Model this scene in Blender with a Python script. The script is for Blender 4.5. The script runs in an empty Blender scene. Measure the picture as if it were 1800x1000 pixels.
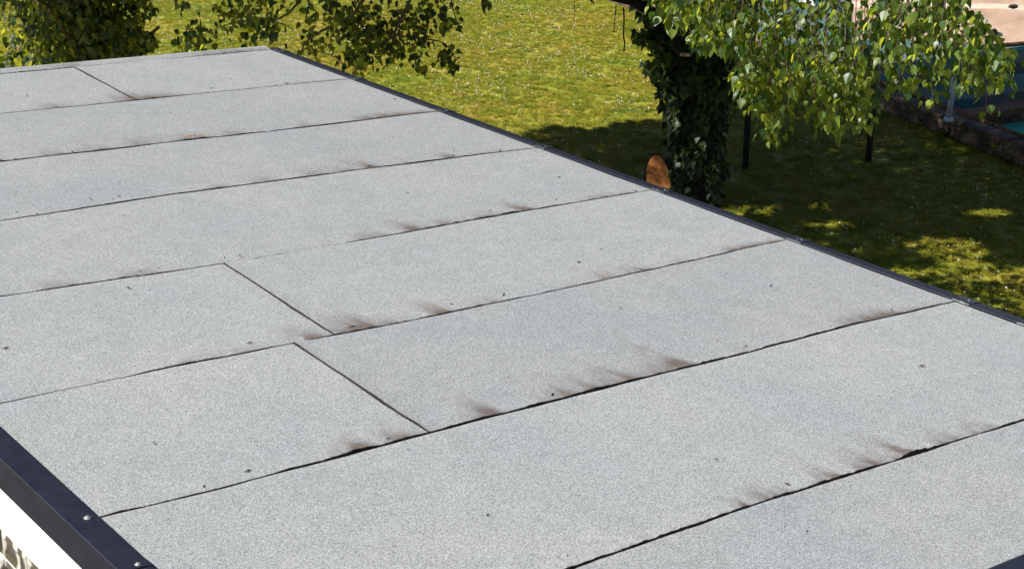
import bpy, math, random
import numpy as np
from mathutils import Vector, Matrix, noise as mnoise
random.seed(7); rng = np.random.default_rng(7)
C = bpy.context.scene.collection
S = bpy.context.scene
R = math.radians

# ------------------------------------------------------------------ camera, sky, sun, exposure
ZC = 4.75                                   # eye height above the lawn
FPX, PITCH = 2948.55, 0.34093               # focal length in photo pixels, downward pitch
cam_d = bpy.data.cameras.new('camera'); cam = bpy.data.objects.new('camera', cam_d); C.objects.link(cam)
cam.location = (0, 0, ZC); cam.rotation_euler = (math.pi/2 - PITCH, 0, 0)
cam_d.sensor_width = 36; cam_d.lens = FPX/1800*36; cam_d.clip_start = .1; cam_d.clip_end = 2000
cam_d.dof.use_dof = True; cam_d.dof.focus_distance = 7.6; cam_d.dof.aperture_fstop = 13
S.camera = cam
SUN_AZ = np.array([-0.971, -0.239]); SUN_EL = R(50)
SUN = np.array([SUN_AZ[0]*math.cos(SUN_EL), SUN_AZ[1]*math.cos(SUN_EL), math.sin(SUN_EL)])   # towards the sun
w = bpy.data.worlds.new('World'); S.world = w; w.use_nodes = True
nt = w.node_tree; bg = nt.nodes['Background']
sky = nt.nodes.new('ShaderNodeTexSky'); sky.sky_type = 'NISHITA'; sky.sun_disc = False
sky.sun_elevation = SUN_EL; sky.sun_rotation = math.atan2(SUN_AZ[0], SUN_AZ[1])
sky.air_density = 1.0; sky.dust_density = 0.6
nt.links.new(sky.outputs[0], bg.inputs[0]); bg.inputs[1].default_value = 0.05
sd = bpy.data.lights.new('sun', 'SUN'); sd.energy = 5.0; sd.angle = R(.53); sd.color = (1, .965, .91)
so = bpy.data.objects.new('sun', sd); C.objects.link(so)
so.rotation_euler = Vector(-SUN).to_track_quat('-Z', 'Y').to_euler(); so.location = (-20, 6, 30)
S.view_settings.view_transform = 'Standard'; S.view_settings.look = 'None'
S.view_settings.gamma = 1; S.view_settings.use_curve_mapping = False
S.view_settings.exposure = 1.05
S.cycles.max_bounces = 6; S.cycles.transparent_max_bounces = 6

# ------------------------------------------------------------------ survey helpers (photo pixel <-> place)
cp, sp_ = math.cos(PITCH), math.sin(PITCH)
def ray(px, py):
    x, z = (px-900)/FPX, -(py-500)/FPX
    return np.array([x, cp + z*sp_, -sp_ + z*cp])
def on_z(px, py, z=0.0):
    d = ray(px, py); return np.array([0, 0, ZC]) + d*((z-ZC)/d[2])
def at_y(px, py, Y):
    d = ray(px, py); return np.array([0, 0, ZC]) + d*(Y/d[1])
def proj(P):
    P = np.asarray(P, float); q = P - np.array([0, 0, ZC])
    dep = q[..., 1]*cp - q[..., 2]*sp_; up = q[..., 1]*sp_ + q[..., 2]*cp
    return 900 + FPX*q[..., 0]/dep, 500 - FPX*up/dep, dep

# ------------------------------------------------------------------ object helpers
def tag(o, label=None, cat=None, group=None, kind=None):
    if label: o['label'] = label
    if cat: o['category'] = cat
    if group: o['group'] = group
    if kind: o['kind'] = kind
    return o
def thing(name, loc, label, cat, group=None):
    o = bpy.data.objects.new(name, None); C.objects.link(o); o.location = loc; o.empty_display_size = .2
    return tag(o, label, cat, group)
def root_loc(p):
    v = Vector((0, 0, 0))
    while p: v = v + p.location; p = p.parent
    return v
def obj(name, verts, faces, mat, parent=None, smooth=False, kind=None, origin=None):
    m = bpy.data.meshes.new(name); off = np.array(origin if origin is not None else root_loc(parent))
    V = np.asarray(verts, float) - off
    m.from_pydata([tuple(v) for v in V], [], [tuple(int(i) for i in f) for f in faces])
    m.materials.append(mat)
    if smooth: m.shade_smooth()
    m.validate(); m.update()
    o = bpy.data.objects.new(name, m); C.objects.link(o); o.parent = parent
    if parent is None and origin is not None: o.location = origin
    if kind: o['kind'] = kind
    return o
def bulk(name, tmpl, tfaces, P, M, mat, parent=None, kind=None, smooth=False):
    """many copies of a small template joined in one mesh; P (n,3) places, M (n,3,3) scaled frames"""
    tv = np.asarray(tmpl, float); n, k = len(P), len(tv)
    V = np.einsum('nij,kj->nki', M, tv) + P[:, None, :] - np.array(root_loc(parent))
    ls = np.array([len(f) for f in tfaces]); li = np.concatenate([np.array(f) for f in tfaces])
    L = (li[None, :] + (np.arange(n)*k)[:, None]).ravel()
    sizes = np.tile(ls, n); st = np.concatenate([[0], np.cumsum(sizes)[:-1]])
    m = bpy.data.meshes.new(name)
    m.vertices.add(n*k); m.vertices.foreach_set('co', V.ravel().astype(np.float32))
    m.loops.add(len(L)); m.loops.foreach_set('vertex_index', L.astype(np.int32))
    m.polygons.add(len(sizes)); m.polygons.foreach_set('loop_start', st.astype(np.int32))
    m.materials.append(mat); m.update(calc_edges=True); m.validate()
    if smooth: m.shade_smooth()
    o = bpy.data.objects.new(name, m); C.objects.link(o); o.parent = parent
    if kind: o['kind'] = kind
    return o
def merge(parts):
    V, F, n = [], [], 0
    for v, f in parts:
        V += [tuple(p) for p in v]; F += [tuple(i+n for i in q) for q in f]; n += len(v)
    return V, F
def tube(pts, rad, sides=7, cap=True, bump=0.0):
    pts = [np.asarray(p, float) for p in pts]; V, F = [], []
    up = np.array([0.13, 0.21, .97])
    for i, p in enumerate(pts):
        t = pts[min(i+1, len(pts)-1)] - pts[max(i-1, 0)]; t = t/(np.linalg.norm(t)+1e-9)
        a = np.cross(t, up)
        if np.linalg.norm(a) < .2: a = np.cross(t, [1, 0, 0])
        a /= np.linalg.norm(a); b = np.cross(t, a)
        r = rad[i] if hasattr(rad, '__len__') else rad
        for s in range(sides):
            th = 2*math.pi*s/sides
            rr = r*(1 + bump*mnoise.noise(Vector((p[0]*3+math.cos(th), p[1]*3+math.sin(th), p[2]*4))))
            V.append(p + rr*(a*math.cos(th) + b*math.sin(th)))
    for i in range(len(pts)-1):
        for s in range(sides):
            q = (s+1) % sides
            F.append((i*sides+s, i*sides+q, (i+1)*sides+q, (i+1)*sides+s))
    if cap:
        F.append(tuple(range(sides-1, -1, -1))); e = (len(pts)-1)*sides; F.append(tuple(range(e, e+sides)))
    return V, F
def spline(pts, n):
    pts = np.asarray(pts, float); t = np.linspace(0, len(pts)-1, n); out = []
    for u in t:
        i = min(int(u), len(pts)-2); f = u-i
        p0, p1, p2, p3 = pts[max(i-1, 0)], pts[i], pts[i+1], pts[min(i+2, len(pts)-1)]
        out.append(.5*((2*p1) + (p2-p0)*f + (2*p0-5*p1+4*p2-p3)*f*f + (3*p1-p0-3*p2+p3)*f**3))
    return np.array(out)
def hexa(c8):
    """box from 8 corners: bottom 4 (ccw seen from above) then top 4"""
    return list(c8), [(3, 2, 1, 0), (4, 5, 6, 7), (0, 1, 5, 4), (1, 2, 6, 5), (2, 3, 7, 6), (3, 0, 4, 7)]
def frames(axis, normal, scale):
    """columns: x side, y normal, z = -axis (leaf tip points along axis)"""
    z = -axis/np.linalg.norm(axis, axis=1, keepdims=True)
    x = np.cross(normal, z); x /= np.linalg.norm(x, axis=1, keepdims=True)+1e-9
    y = np.cross(z, x)
    n = len(axis); sh = np.stack([rng.uniform(.72, 1.12, n), rng.uniform(-1.2, 3.2, n), np.ones(n)], axis=1)
    return np.stack([x, y, z], axis=2)*sh[:, None, :]*np.asarray(scale)[:, None, None]
def n1(x, seed=0.0): return mnoise.noise(Vector((x, seed*7.31+.37, seed*3.1)))

# ------------------------------------------------------------------ materials
def mat(name):
    m = bpy.data.materials.new(name); m.use_nodes = True; t = m.node_tree
    return m, t, t.nodes['Principled BSDF']
def N(t, typ, **kw):
    n = t.nodes.new(typ)
    for k, v in kw.items():
        if k in ('operation', 'blend_type', 'data_type', 'attribute_name', 'feature', 'noise_dimensions', 'interpolation_type', 'attribute_type'): setattr(n, k, v)
        else: n.inputs[k].default_value = v
    return n
def ramp(t, fac, stops):
    r = t.nodes.new('ShaderNodeValToRGB'); e = r.color_ramp.elements
    while len(e) < len(stops): e.new(.5)
    for s, (p, c) in zip(e, stops):
        s.position = p; s.color = (*c, 1) if len(c) == 3 else c
    t.links.new(fac, r.inputs[0]); return r.outputs[0]
def mix(t, fac, a, b, mode='MIX'):
    n = t.nodes.new('ShaderNodeMix'); n.data_type = 'RGBA'; n.blend_type = mode
    for sock, val in ((n.inputs[0], fac), (n.inputs[6], a), (n.inputs[7], b)):
        if isinstance(val, (int, float)): sock.default_value = val
        elif isinstance(val, tuple): sock.default_value = (*val, 1)
        else: t.links.new(val, sock)
    return n.outputs[2]
def math_(t, op, a, b=0.0):
    n = t.nodes.new('ShaderNodeMath'); n.operation = op
    for s, v in zip(n.inputs, (a, b)):
        if isinstance(v, (int, float)): s.default_value = v
        else: t.links.new(v, s)
    return n.outputs[0]
def noise(t, scale, detail=2, rough=.5, vec=None):
    n = N(t, 'ShaderNodeTexNoise', Scale=scale, Detail=detail, Roughness=rough)
    if vec is not None: t.links.new(vec, n.inputs['Vector'])
    return n.outputs['Fac']
def coords(t): return t.nodes.new('ShaderNodeTexCoord').outputs['Object']
def bump(t, b, h, strength=.3, dist=.01):
    n = N(t, 'ShaderNodeBump', Strength=strength, Distance=dist); t.links.new(h, n.inputs['Height']); t.links.new(n.outputs[0], b.inputs['Normal'])

def mat_granules():
    m, t, b = mat('mineral_granules'); co = coords(t)
    fine = noise(t, 620, 1, .8, co); mid = noise(t, 130, 2, .6, co); big = noise(t, 1.6, 4, .6, co); pat = noise(t, 9, 3, .6, co)
    v = N(t, 'ShaderNodeTexVoronoi', Scale=470); t.links.new(co, v.inputs['Vector'])
    bw = t.nodes.new('ShaderNodeRGBToBW'); t.links.new(v.outputs['Color'], bw.inputs[0])
    g = math_(t, 'ADD', math_(t, 'MULTIPLY', fine, .52), math_(t, 'MULTIPLY', bw.outputs[0], .46))
    g = math_(t, 'ADD', g, math_(t, 'MULTIPLY', mid, .03))
    col = ramp(t, g, [(.26, (.035, .037, .038)), (.40, (.126, .132, .136)), (.51, (.192, .200, .203)), (.66, (.35, .358, .36))])
    tone = ramp(t, big, [(.3, (.94, .95, .96)), (.7, (1.05, 1.04, 1.03))])
    col = mix(t, 1.0, col, tone, 'MULTIPLY')
    tone2 = ramp(t, pat, [(.35, (.955, .955, .955)), (.65, (1.03, 1.03, 1.03))])
    col = mix(t, 1.0, col, tone2, 'MULTIPLY')
    oi = t.nodes.new('ShaderNodeObjectInfo')
    col = mix(t, 1.0, col, ramp(t, oi.outputs['Random'], [(0, (.95, .95, .955)), (1, (1.04, 1.04, 1.035))]), 'MULTIPLY')
    at = N(t, 'ShaderNodeAttribute', attribute_name='dirt')
    grit = noise(t, 420, 3, .8, co)
    d = math_(t, 'MULTIPLY', math_(t, 'ADD', at.outputs['Fac'], math_(t, 'MULTIPLY', math_(t, 'SUBTRACT', grit, .52), .9)), math_(t, 'MINIMUM', math_(t, 'MULTIPLY', at.outputs['Fac'], 5.0), 1.1))
    dn = t.nodes.new('ShaderNodeClamp'); t.links.new(d, dn.inputs[0]); dn.inputs[2].default_value = .92
    dcol = ramp(t, grit, [(.35, (.040, .031, .026)), (.65, (.105, .080, .065))])
    col = mix(t, dn.outputs[0], col, dcol)
    # sparse dark specks
    v2 = N(t, 'ShaderNodeTexVoronoi', Scale=16); t.links.new(co, v2.inputs['Vector'])
    bw2 = t.nodes.new('ShaderNodeRGBToBW'); t.links.new(v2.outputs['Color'], bw2.inputs[0])
    near = math_(t, 'LESS_THAN', v2.outputs['Distance'], .07); pick = math_(t, 'GREATER_THAN', bw2.outputs[0], .88)
    col = mix(t, math_(t, 'MULTIPLY', math_(t, 'MULTIPLY', near, pick), .75), col, (.03, .03, .032))
    t.links.new(col, b.inputs['Base Color']); b.inputs['Roughness'].default_value = .85; b.inputs['Specular IOR Level'].default_value = .3
    bump(t, b, g, .45, .004)
    return m
def mat_simple(name, stops, scale=8, rough=.7, spec=.4, metal=0, bumps=(60, .2, .004), detail=4):
    m, t, b = mat(name); co = coords(t); f = noise(t, scale, detail, .6, co)
    t.links.new(ramp(t, f, stops), b.inputs['Base Color'])
    b.inputs['Roughness'].default_value = rough; b.inputs['Specular IOR Level'].default_value = spec; b.inputs['Metallic'].default_value = metal
    if bumps: bump(t, b, noise(t, bumps[0], 3, .6, co), bumps[1], bumps[2])
    return m
def mat_leaf(name, cols, trans, tfac=.42, rough=.42, spec=.4):
    m, t, b = mat(name)
    gi = t.nodes.new('ShaderNodeNewGeometry'); oi = t.nodes.new('ShaderNodeObjectInfo')
    r = math_(t, 'FRACT', math_(t, 'ADD', gi.outputs['Random Per Island'], oi.outputs['Random']))
    k = len(cols)
    col = ramp(t, r, [(i/(k-1), c) for i, c in enumerate(cols)])
    vein = noise(t, 45, 2, .5, coords(t)); col = mix(t, .35, col, ramp(t, vein, [(.35, (.5, .5, .5)), (.65, (1, 1, 1))]), 'MULTIPLY')
    t.links.new(col, b.inputs['Base Color']); b.inputs['Roughness'].default_value = rough; b.inputs['Specular IOR Level'].default_value = spec
    tr = t.nodes.new('ShaderNodeBsdfTranslucent')
    r2 = math_(t, 'FRACT', math_(t, 'MULTIPLY', r, 7.3))
    t.links.new(ramp(t, r2, [(.30, trans[0]), (1, trans[1])]), tr.inputs[0])
    mx = t.nodes.new('ShaderNodeMixShader'); mx.inputs[0].default_value = tfac
    t.links.new(b.outputs[0], mx.inputs[1]); t.links.new(tr.outputs[0], mx.inputs[2])
    t.links.new(mx.outputs[0], t.nodes['Material Output'].inputs[0])
    return m
def mat_grass(name, blade):
    m, t, b = mat(name)
    geo = t.nodes.new('ShaderNodeNewGeometry')
    p = geo.outputs['Position']
    big = noise(t, .55, 4, .6, p); mid = noise(t, 3.2, 4, .65, p); fine = noise(t, 26, 3, .6, p)
    c1 = ramp(t, mid, [(.3, (.130, .158, .012)), (.5, (.222, .208, .016)), (.72, (.30, .235, .042))])
    c2 = ramp(t, big, [(.35, (.90, 1.06, .8)), (.62, (1.16, 1.06, 1.1))])
    c = mix(t, 1.0, c1, c2, 'MULTIPLY')
    c = mix(t, 1.0, c, ramp(t, fine, [(.3, (.78, .82, .75)), (.6, (1.06, 1.06, 1.05))]), 'MULTIPLY')
    if blade:
        oi = t.nodes.new('ShaderNodeObjectInfo')
        rr = math_(t, 'FRACT', math_(t, 'ADD', geo.outputs['Random Per Island'], oi.outputs['Random']))
        c = mix(t, 1.0, c, ramp(t, rr, [(0, (.7, .85, .6)), (.6, (1.1, 1.1, 1.0)), (.9, (1.2, 1.12, 1.4)), (1, (1.35, 1.2, 1.8))]), 'MULTIPLY')
    t.links.new(c, b.inputs['Base Color']); b.inputs['Roughness'].default_value = .65; b.inputs['Specular IOR Level'].default_value = .25
    if blade:
        tr = t.nodes.new('ShaderNodeBsdfTranslucent'); t.links.new(c, tr.inputs[0])
        mx = t.nodes.new('ShaderNodeMixShader'); mx.inputs[0].default_value = .42
        t.links.new(b.outputs[0], mx.inputs[1]); t.links.new(tr.outputs[0], mx.inputs[2]); t.links.new(mx.outputs[0], t.nodes['Material Output'].inputs[0])
    else: bump(t, b, noise(t, 40, 4, .7, p), .8, .03)
    return m
M_GRAN = mat_granules()
M_BIT = mat_simple('bitumen', [(.35, (.0045, .0038, .004)), (.6, (.013, .010, .010)), (.78, (.06, .052, .05))], 150, .7, .15)
M_NAVY = mat_simple('navy_coated_metal', [(.3, (.0078, .0092, .0165)), (.7, (.0125, .0145, .025))], 14, .5, .2, 0, (35, .05, .003))
M_NAVYWORN = mat_simple('worn_trim_joint', [(.56, (.011, .013, .022)), (.74, (.16, .165, .175))], 38, .42, .4, .1)
M_ZINC = mat_simple('zinc_screw', [(.3, (.12, .12, .13)), (.7, (.24, .24, .24))], 90, .55, .4, .2, None)
M_WHITE = mat_simple('white_plaster', [(.3, (.76, .75, .73)), (.7, (.82, .81, .79))], 6, .8, .3, 0, (120, .15, .002))
M_MORTAR = mat_simple('white_mortar', [(.3, (.68, .66, .62)), (.7, (.8, .78, .74))], 40, .85, .2)
M_DECK = mat_simple('roof_boards', [(.3, (.15, .12, .09)), (.7, (.22, .18, .13))], 12, .8)
M_BARK = mat_simple('dark_bark', [(.35, (.010, .008, .007)), (.6, (.030, .023, .018))], 14, .85, .2, 0, (30, .8, .02))
M_TWIG = mat_simple('reddish_twig_bark', [(.35, (.045, .030, .022)), (.65, (.12, .085, .065))], 30, .7, .3)
M_PALEBARK = mat_simple('pale_bark', [(.4, (.12, .10, .085)), (.55, (.42, .38, .33))], 24, .75, .2)
M_CUT = mat_simple('fresh_cut_wood', [(.35, (.36, .115, .035)), (.5, (.56, .20, .06)), (.65, (.70, .30, .10))], 20, .8, .2)
M_POST = mat_simple('dark_painted_steel', [(.35, (.012, .014, .016)), (.65, (.030, .032, .034))], 20, .5, .5)
M_RUST = mat_simple('rusty_steel', [(.3, (.045, .020, .013)), (.7, (.16, .075, .045))], 26, .8, .2)
M_SAND = mat_simple('sandy_concrete', [(.25, (.19, .125, .085)), (.5, (.29, .20, .145)), (.75, (.36, .27, .21))], 2.2, .9, .2, 0, (30, .5, .02), 6)
M_PALE = mat_simple('pale_concrete_ridge', [(.3, (.33, .255, .19)), (.7, (.44, .36, .28))], 6, .9, .2)
M_PIPEBLUE = mat_simple('pale_blue_paint', [(.4, (.28, .31, .42)), (.6, (.42, .45, .56))], 12, .45, .5)
M_GREENP = mat_simple('green_paint', [(.4, (.02, .07, .055)), (.6, (.05, .16, .12))], 8, .5)
M_WHITECLOTH = mat_simple('white_plastic', [(.3, (.7, .7, .72)), (.7, (.8, .8, .8))], 8, .6)
M_DEAD = mat_simple('dry_leaf', [(.3, (.10, .045, .02)), (.7, (.26, .14, .07))], 40, .8, .2)
M_SPECK = mat_simple('dark_grit', [(.3, (.02, .018, .016)), (.7, (.05, .04, .035))], 50, .9, .1, 0, None)
M_PETAL = mat_simple('white_clover_petals', [(.3, (.62, .62, .55)), (.7, (.8, .8, .74))], 30, .8, .2, 0, None)
def mat_oldwall():
    m, t, b = mat('weathered_wall'); co = coords(t)
    f = noise(t, 5, 6, .65, co); g = noise(t, 22, 4, .7, co)
    c = ramp(t, f, [(.36, (.020, .012, .008)), (.5, (.085, .050, .033)), (.62, (.25, .17, .115)), (.76, (.13, .048, .025))])
    c = mix(t, .8, c, ramp(t, g, [(.35, (.35, .35, .35)), (.65, (1.1, 1.1, 1.1))]), 'MULTIPLY')
    t.links.new(c, b.inputs['Base Color']); b.inputs['Roughness'].default_value = .9; bump(t, b, g, .9, .03); return m
def mat_pool():
    m, t, b = mat('flaking_pool_paint'); co = coords(t)
    mp = t.nodes.new('ShaderNodeMapping'); mp.inputs['Scale'].default_value = (.6, 2.2, 1); t.links.new(co, mp.inputs['Vector'])
    f = noise(t, 1.3, 6, .65, mp.outputs[0]); g = noise(t, 18, 4, .7, co)
    c = ramp(t, f, [(.34, (.03, .15, .14)), (.46, (.03, .11, .12)), (.56, (.12, .115, .105)), (.66, (.10, .088, .075)), (.78, (.03, .15, .13))])
    c = mix(t, .6, c, ramp(t, g, [(.35, (.55, .55, .55)), (.65, (1.1, 1.1, 1.1))]), 'MULTIPLY')
    t.links.new(c, b.inputs['Base Color']); b.inputs['Roughness'].default_value = .85; b.inputs['Specular IOR Level'].default_value = .12; bump(t, b, g, .3, .01); return m
def mat_water():
    m, t, b = mat('teal_pool_water'); co = coords(t)
    t.links.new(ramp(t, noise(t, 1.5, 3, .5, co), [(.3, (.04, .30, .24)), (.7, (.10, .45, .36))]), b.inputs['Base Color'])
    b.inputs['Roughness'].default_value = .12; b.inputs['IOR'].default_value = 1.33; b.inputs['Specular IOR Level'].default_value = .3; bump(t, b, noise(t, 9, 2, .5, co), .08, .02); return m
def mat_glass():
    m, t, b = mat('glass_block_glass'); co = coords(t)
    wv = N(t, 'ShaderNodeTexWave', Scale=5, Distortion=11, Detail=2); t.links.new(co, wv.inputs['Vector'])
    c = ramp(t, wv.outputs['Fac'], [(.2, (.045, .036, .028)), (.55, (.12, .10, .078)), (.8, (.46, .44, .39))])  # pale bands paint the wavy inner reflections into the glass colour
    t.links.new(c, b.inputs['Base Color']); b.inputs['Roughness'].default_value = .12; b.inputs['Specular IOR Level'].default_value = .8
    b.inputs['Roughness'].default_value = .25; bump(t, b, wv.outputs['Fac'], .25, .01); return m
M_WALL, M_POOL, M_WATER, M_GLASS = mat_oldwall(), mat_pool(), mat_water(), mat_glass()
M_BIRCH = mat_leaf('birch_leaf', [(.018, .044, .007), (.045, .095, .016), (.15, .22, .045), (.026, .062, .009), (.24, .30, .035)], [(.07, .15, .010), (.90, .95, .06)], .42, .42, .45)  # contrast of sunlit and shaded leaves put into the bright and dark colours
M_IVY = mat_leaf('ivy_leaf', [(.012, .026, .006), (.022, .042, .010), (.038, .064, .014), (.016, .032, .008)], [(.04, .07, .01), (.10, .15, .015)], .2, .42, .25)
M_BROAD = mat_leaf('broadleaf', [(.010, .022, .005), (.018, .036, .008), (.012, .027, .005), (.026, .052, .009), (.12, .16, .022)], [(.035, .075, .006), (.85, .85, .06)], .34, .45, .35)  # crown shade put into the dark leaf colours, sunlit leaves into the brightest
M_CROWN = mat_leaf('crown_leaf', [(.030, .055, .012), (.05, .08, .018), (.04, .068, .015)], [(.10, .15, .010), (.2, .24, .02)], .12, .5, .25)
M_LAWN, M_BLADE = mat_grass('lawn_soil_and_grass', False), mat_grass('grass_blade', True)

# leaf templates: base at origin, tip along -z, x sideways, y normal
BIRCH_T = [(0, 0, 0), (-.26, .03, -.06), (-.43, .05, -.30), (-.24, .02, -.64), (0, -.10, -1.0), (.24, .02, -.64), (.43, .05, -.30), (.26, .03, -.06), (0, -.03, -.32), (0, -.05, -.66)]
BIRCH_F = [(0, 1, 2, 8), (8, 2, 3, 9), (9, 3, 4), (0, 8, 6, 7), (8, 9, 5, 6), (9, 4, 5)]
IVY_T = [(0, 0, 0), (-.30, .05, .10), (-.55, .02, -.22), (-.30, .03, -.45), (-.22, .0, -.62), (0, -.08, -1.0), (.22, .0, -.62), (.30, .03, -.45), (.55, .02, -.22), (.30, .05, .10), (0, -.02, -.4)]
IVY_F = [(0, 1, 2, 10), (10, 2, 3), (10, 3, 4), (10, 4, 5), (10, 5, 6), (10, 6, 7), (10, 7, 8), (0, 10, 8, 9)]
LOW_T = [(0, 0, 0), (-.45, .05, -.4), (0, -.05, -1), (.45, .05, -.4)]
LOW_F = [(0, 1, 2, 3)]

# ================================================================== LAWN
lawn_v, lawn_f = [], []
xs = np.concatenate([[-600, -120, -40], np.linspace(-14, 14, 57), [40, 120, 600]]); ys = np.concatenate([[-300, -60, -10], np.linspace(4, 34, 61), [60, 160, 900]])
for y in ys:
    for x in xs: lawn_v.append((x, y, .02*mnoise.noise(Vector((x*.5, y*.5, 0))) if 10 < y < 33 and abs(x) < 13 else 0))
nx = len(xs)
for j in range(len(ys)-1):
    for i in range(nx-1): lawn_f.append((j*nx+i, j*nx+i+1, (j+1)*nx+i+1, (j+1)*nx+i))
lawn = obj('lawn', lawn_v, lawn_f, M_LAWN, smooth=True); lawn['kind'] = 'structure'

# ================================================================== GARAGE WITH THE FELT ROOF
YAW, SU, SV, H0, U0, V0 = 0.65665, -0.051276, 0.025, 2.19345, 5.40212, 9.54117
cy_, sy_ = math.cos(YAW), math.sin(YAW)
def RW(a, b, h=0.0):
    U, V = a+U0, b+V0
    return np.array([U*cy_ - V*sy_, U*sy_ + V*cy_, ZC - H0 + SU*U + SV*V + h])
def roof_px(px, py):
    d = ray(px, py); dU = d[0]*cy_ + d[1]*sy_; dV = -d[0]*sy_ + d[1]*cy_
    t = -H0/(d[2] - SU*dU - SV*dV); return dU*t - U0, dV*t - V0
A_L, A_R, B_N, B_F = -3.765, -0.012, -7.075, 0.0
pv = [RW(a, b)*np.array([1, 1, 0]) + np.array([0, 0, .026]) for a, b in ((-9.5, -9.), (-3.7, -9.), (-3.7, 1.), (-9.5, 1.))]
added_path = obj('added_path', pv, [(0, 1, 2, 3)], mat_simple('added_brown_gravel', [(.3, (.06, .05, .042)), (.7, (.14, .115, .095))], 30, .9, .2)); added_path['kind'] = 'structure'  # unseen gravel, added so the trim reflects brown ground instead of lawn
garage = thing('garage', (*RW(-1.9, -3.5)[:2], 0), 'white garage with a flat roof of pale grey roofing felt and navy metal edging', 'garage')

seam_px = {1: [(0, 200), (240, 177), (400, 160), (625, 138)], 2: [(0, 284), (300, 250), (500, 228), (770, 196)],
    3: [(0, 388), (300, 342), (600, 303), (800, 277), (942, 260)], 4: [(0, 521), (395, 463), (700, 411), (900, 375), (1140, 335)],
    5: [(0, 708), (300, 645), (520, 602), (700, 568), (1000, 506), (1200, 462), (1385, 421)],
    6: [(170, 909), (400, 855), (755, 760), (1000, 697), (1300, 623), (1500, 570), (1690, 527)],
    7: [(1000, 1000), (1300, 895), (1600, 800), (1800, 737)], 0: [(0, 130), (135, 118), (430, 92), (478, 88)]}
thick_px = {0: [(0, 3), (60, 3), (90, 1.2), (130, 2), (250, 1.2), (330, 3), (400, 6), (440, 4), (475, 3)],
    1: [(0, 2.5), (100, 3), (200, 4), (240, 7), (290, 7), (340, 3.5), (480, 2.5), (505, 1.2), (530, 2), (625, 3)],
    2: [(0, 3), (100, 3.5), (300, 4), (345, 8), (420, 4), (560, 4), (700, 7), (770, 3)],
    3: [(0, 2.2), (200, 4), (500, 5), (620, 6), (800, 4), (942, 4)],
    4: [(0, 4), (30, 1.2), (60, 1.2), (66, 4), (150, 6), (270, 6), (310, 2), (330, 1.2), (380, 3), (400, 2), (430, 1.2), (600, 1.4), (625, 4), (720, 6), (800, 7), (900, 8), (1000, 6), (1140, 4)],
    5: [(0, 1.0), (60, 1.3), (120, 1.2), (230, 1.0), (255, 3), (330, 6.5), (400, 2), (430, 2.4), (450, 4), (480, 2), (515, 2.5), (585, 4), (640, 8), (700, 6), (850, 7.5), (930, 3), (1000, 6), (1150, 6), (1320, 6), (1385, 4)],
    6: [(170, 6), (215, 7), (250, 1.5), (300, 1.5), (330, 3), (440, 4), (560, 7), (640, 13), (662, 3), (690, 10), (735, 4), (770, 3), (830, 10), (900, 5), (945, 9), (1000, 4), (1060, 13), (1100, 8), (1200, 7), (1250, 10), (1300, 7), (1400, 7), (1500, 8), (1545, 3), (1600, 3), (1690, 3)],
    7: [(1000, 8), (1150, 9), (1310, 9), (1330, 6), (1380, 11), (1400, 5), (1500, 13), (1545, 4), (1570, 1.8), (1585, 6), (1600, 17), (1640, 9), (1700, 5), (1715, 1.8), (1780, 8), (1800, 5)]}
SEAM, THK = {}, {}
for k, l in seam_px.items():
    ab = sorted(roof_px(*p) for p in l)
    bm = float(np.mean([q[1] for q in ab])); SEAM[k] = (np.array([q[0] for q in ab]), np.array([q[1] for q in ab]), bm)
    lx = [p[0] for p in l]; ly = [p[1] for p in l]
    aa, tt = [], []
    for x, th in thick_px[k]:
        aa.append(roof_px(x, np.interp(x, lx, ly))[0]); tt.append((.62*th if th < 6 else 3.7 + .8*(th-6))/1000)
    THK[k] = (np.array(aa), np.array(tt))
def seam_b(k, a):
    if k == 8: return B_N + 0*a
    aa, bb, bm = SEAM[k]
    base = np.interp(a, aa, bb)
    return base + np.array([.0035*n1(x*7, k) + .0018*n1(x*23, k+20) for x in np.atleast_1d(a)])
def seam_t(k, a):
    if k == 8: return .004 + 0*np.atleast_1d(a)
    aa, tt = THK[k]
    t = np.interp(a, aa, tt)
    return np.maximum(.0003, t*np.array([1 + .5*n1(x*13, k+40) + .45*n1(x*38, k+60) + .3*n1(x*85, k+61) for x in np.atleast_1d(a)]))
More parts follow.
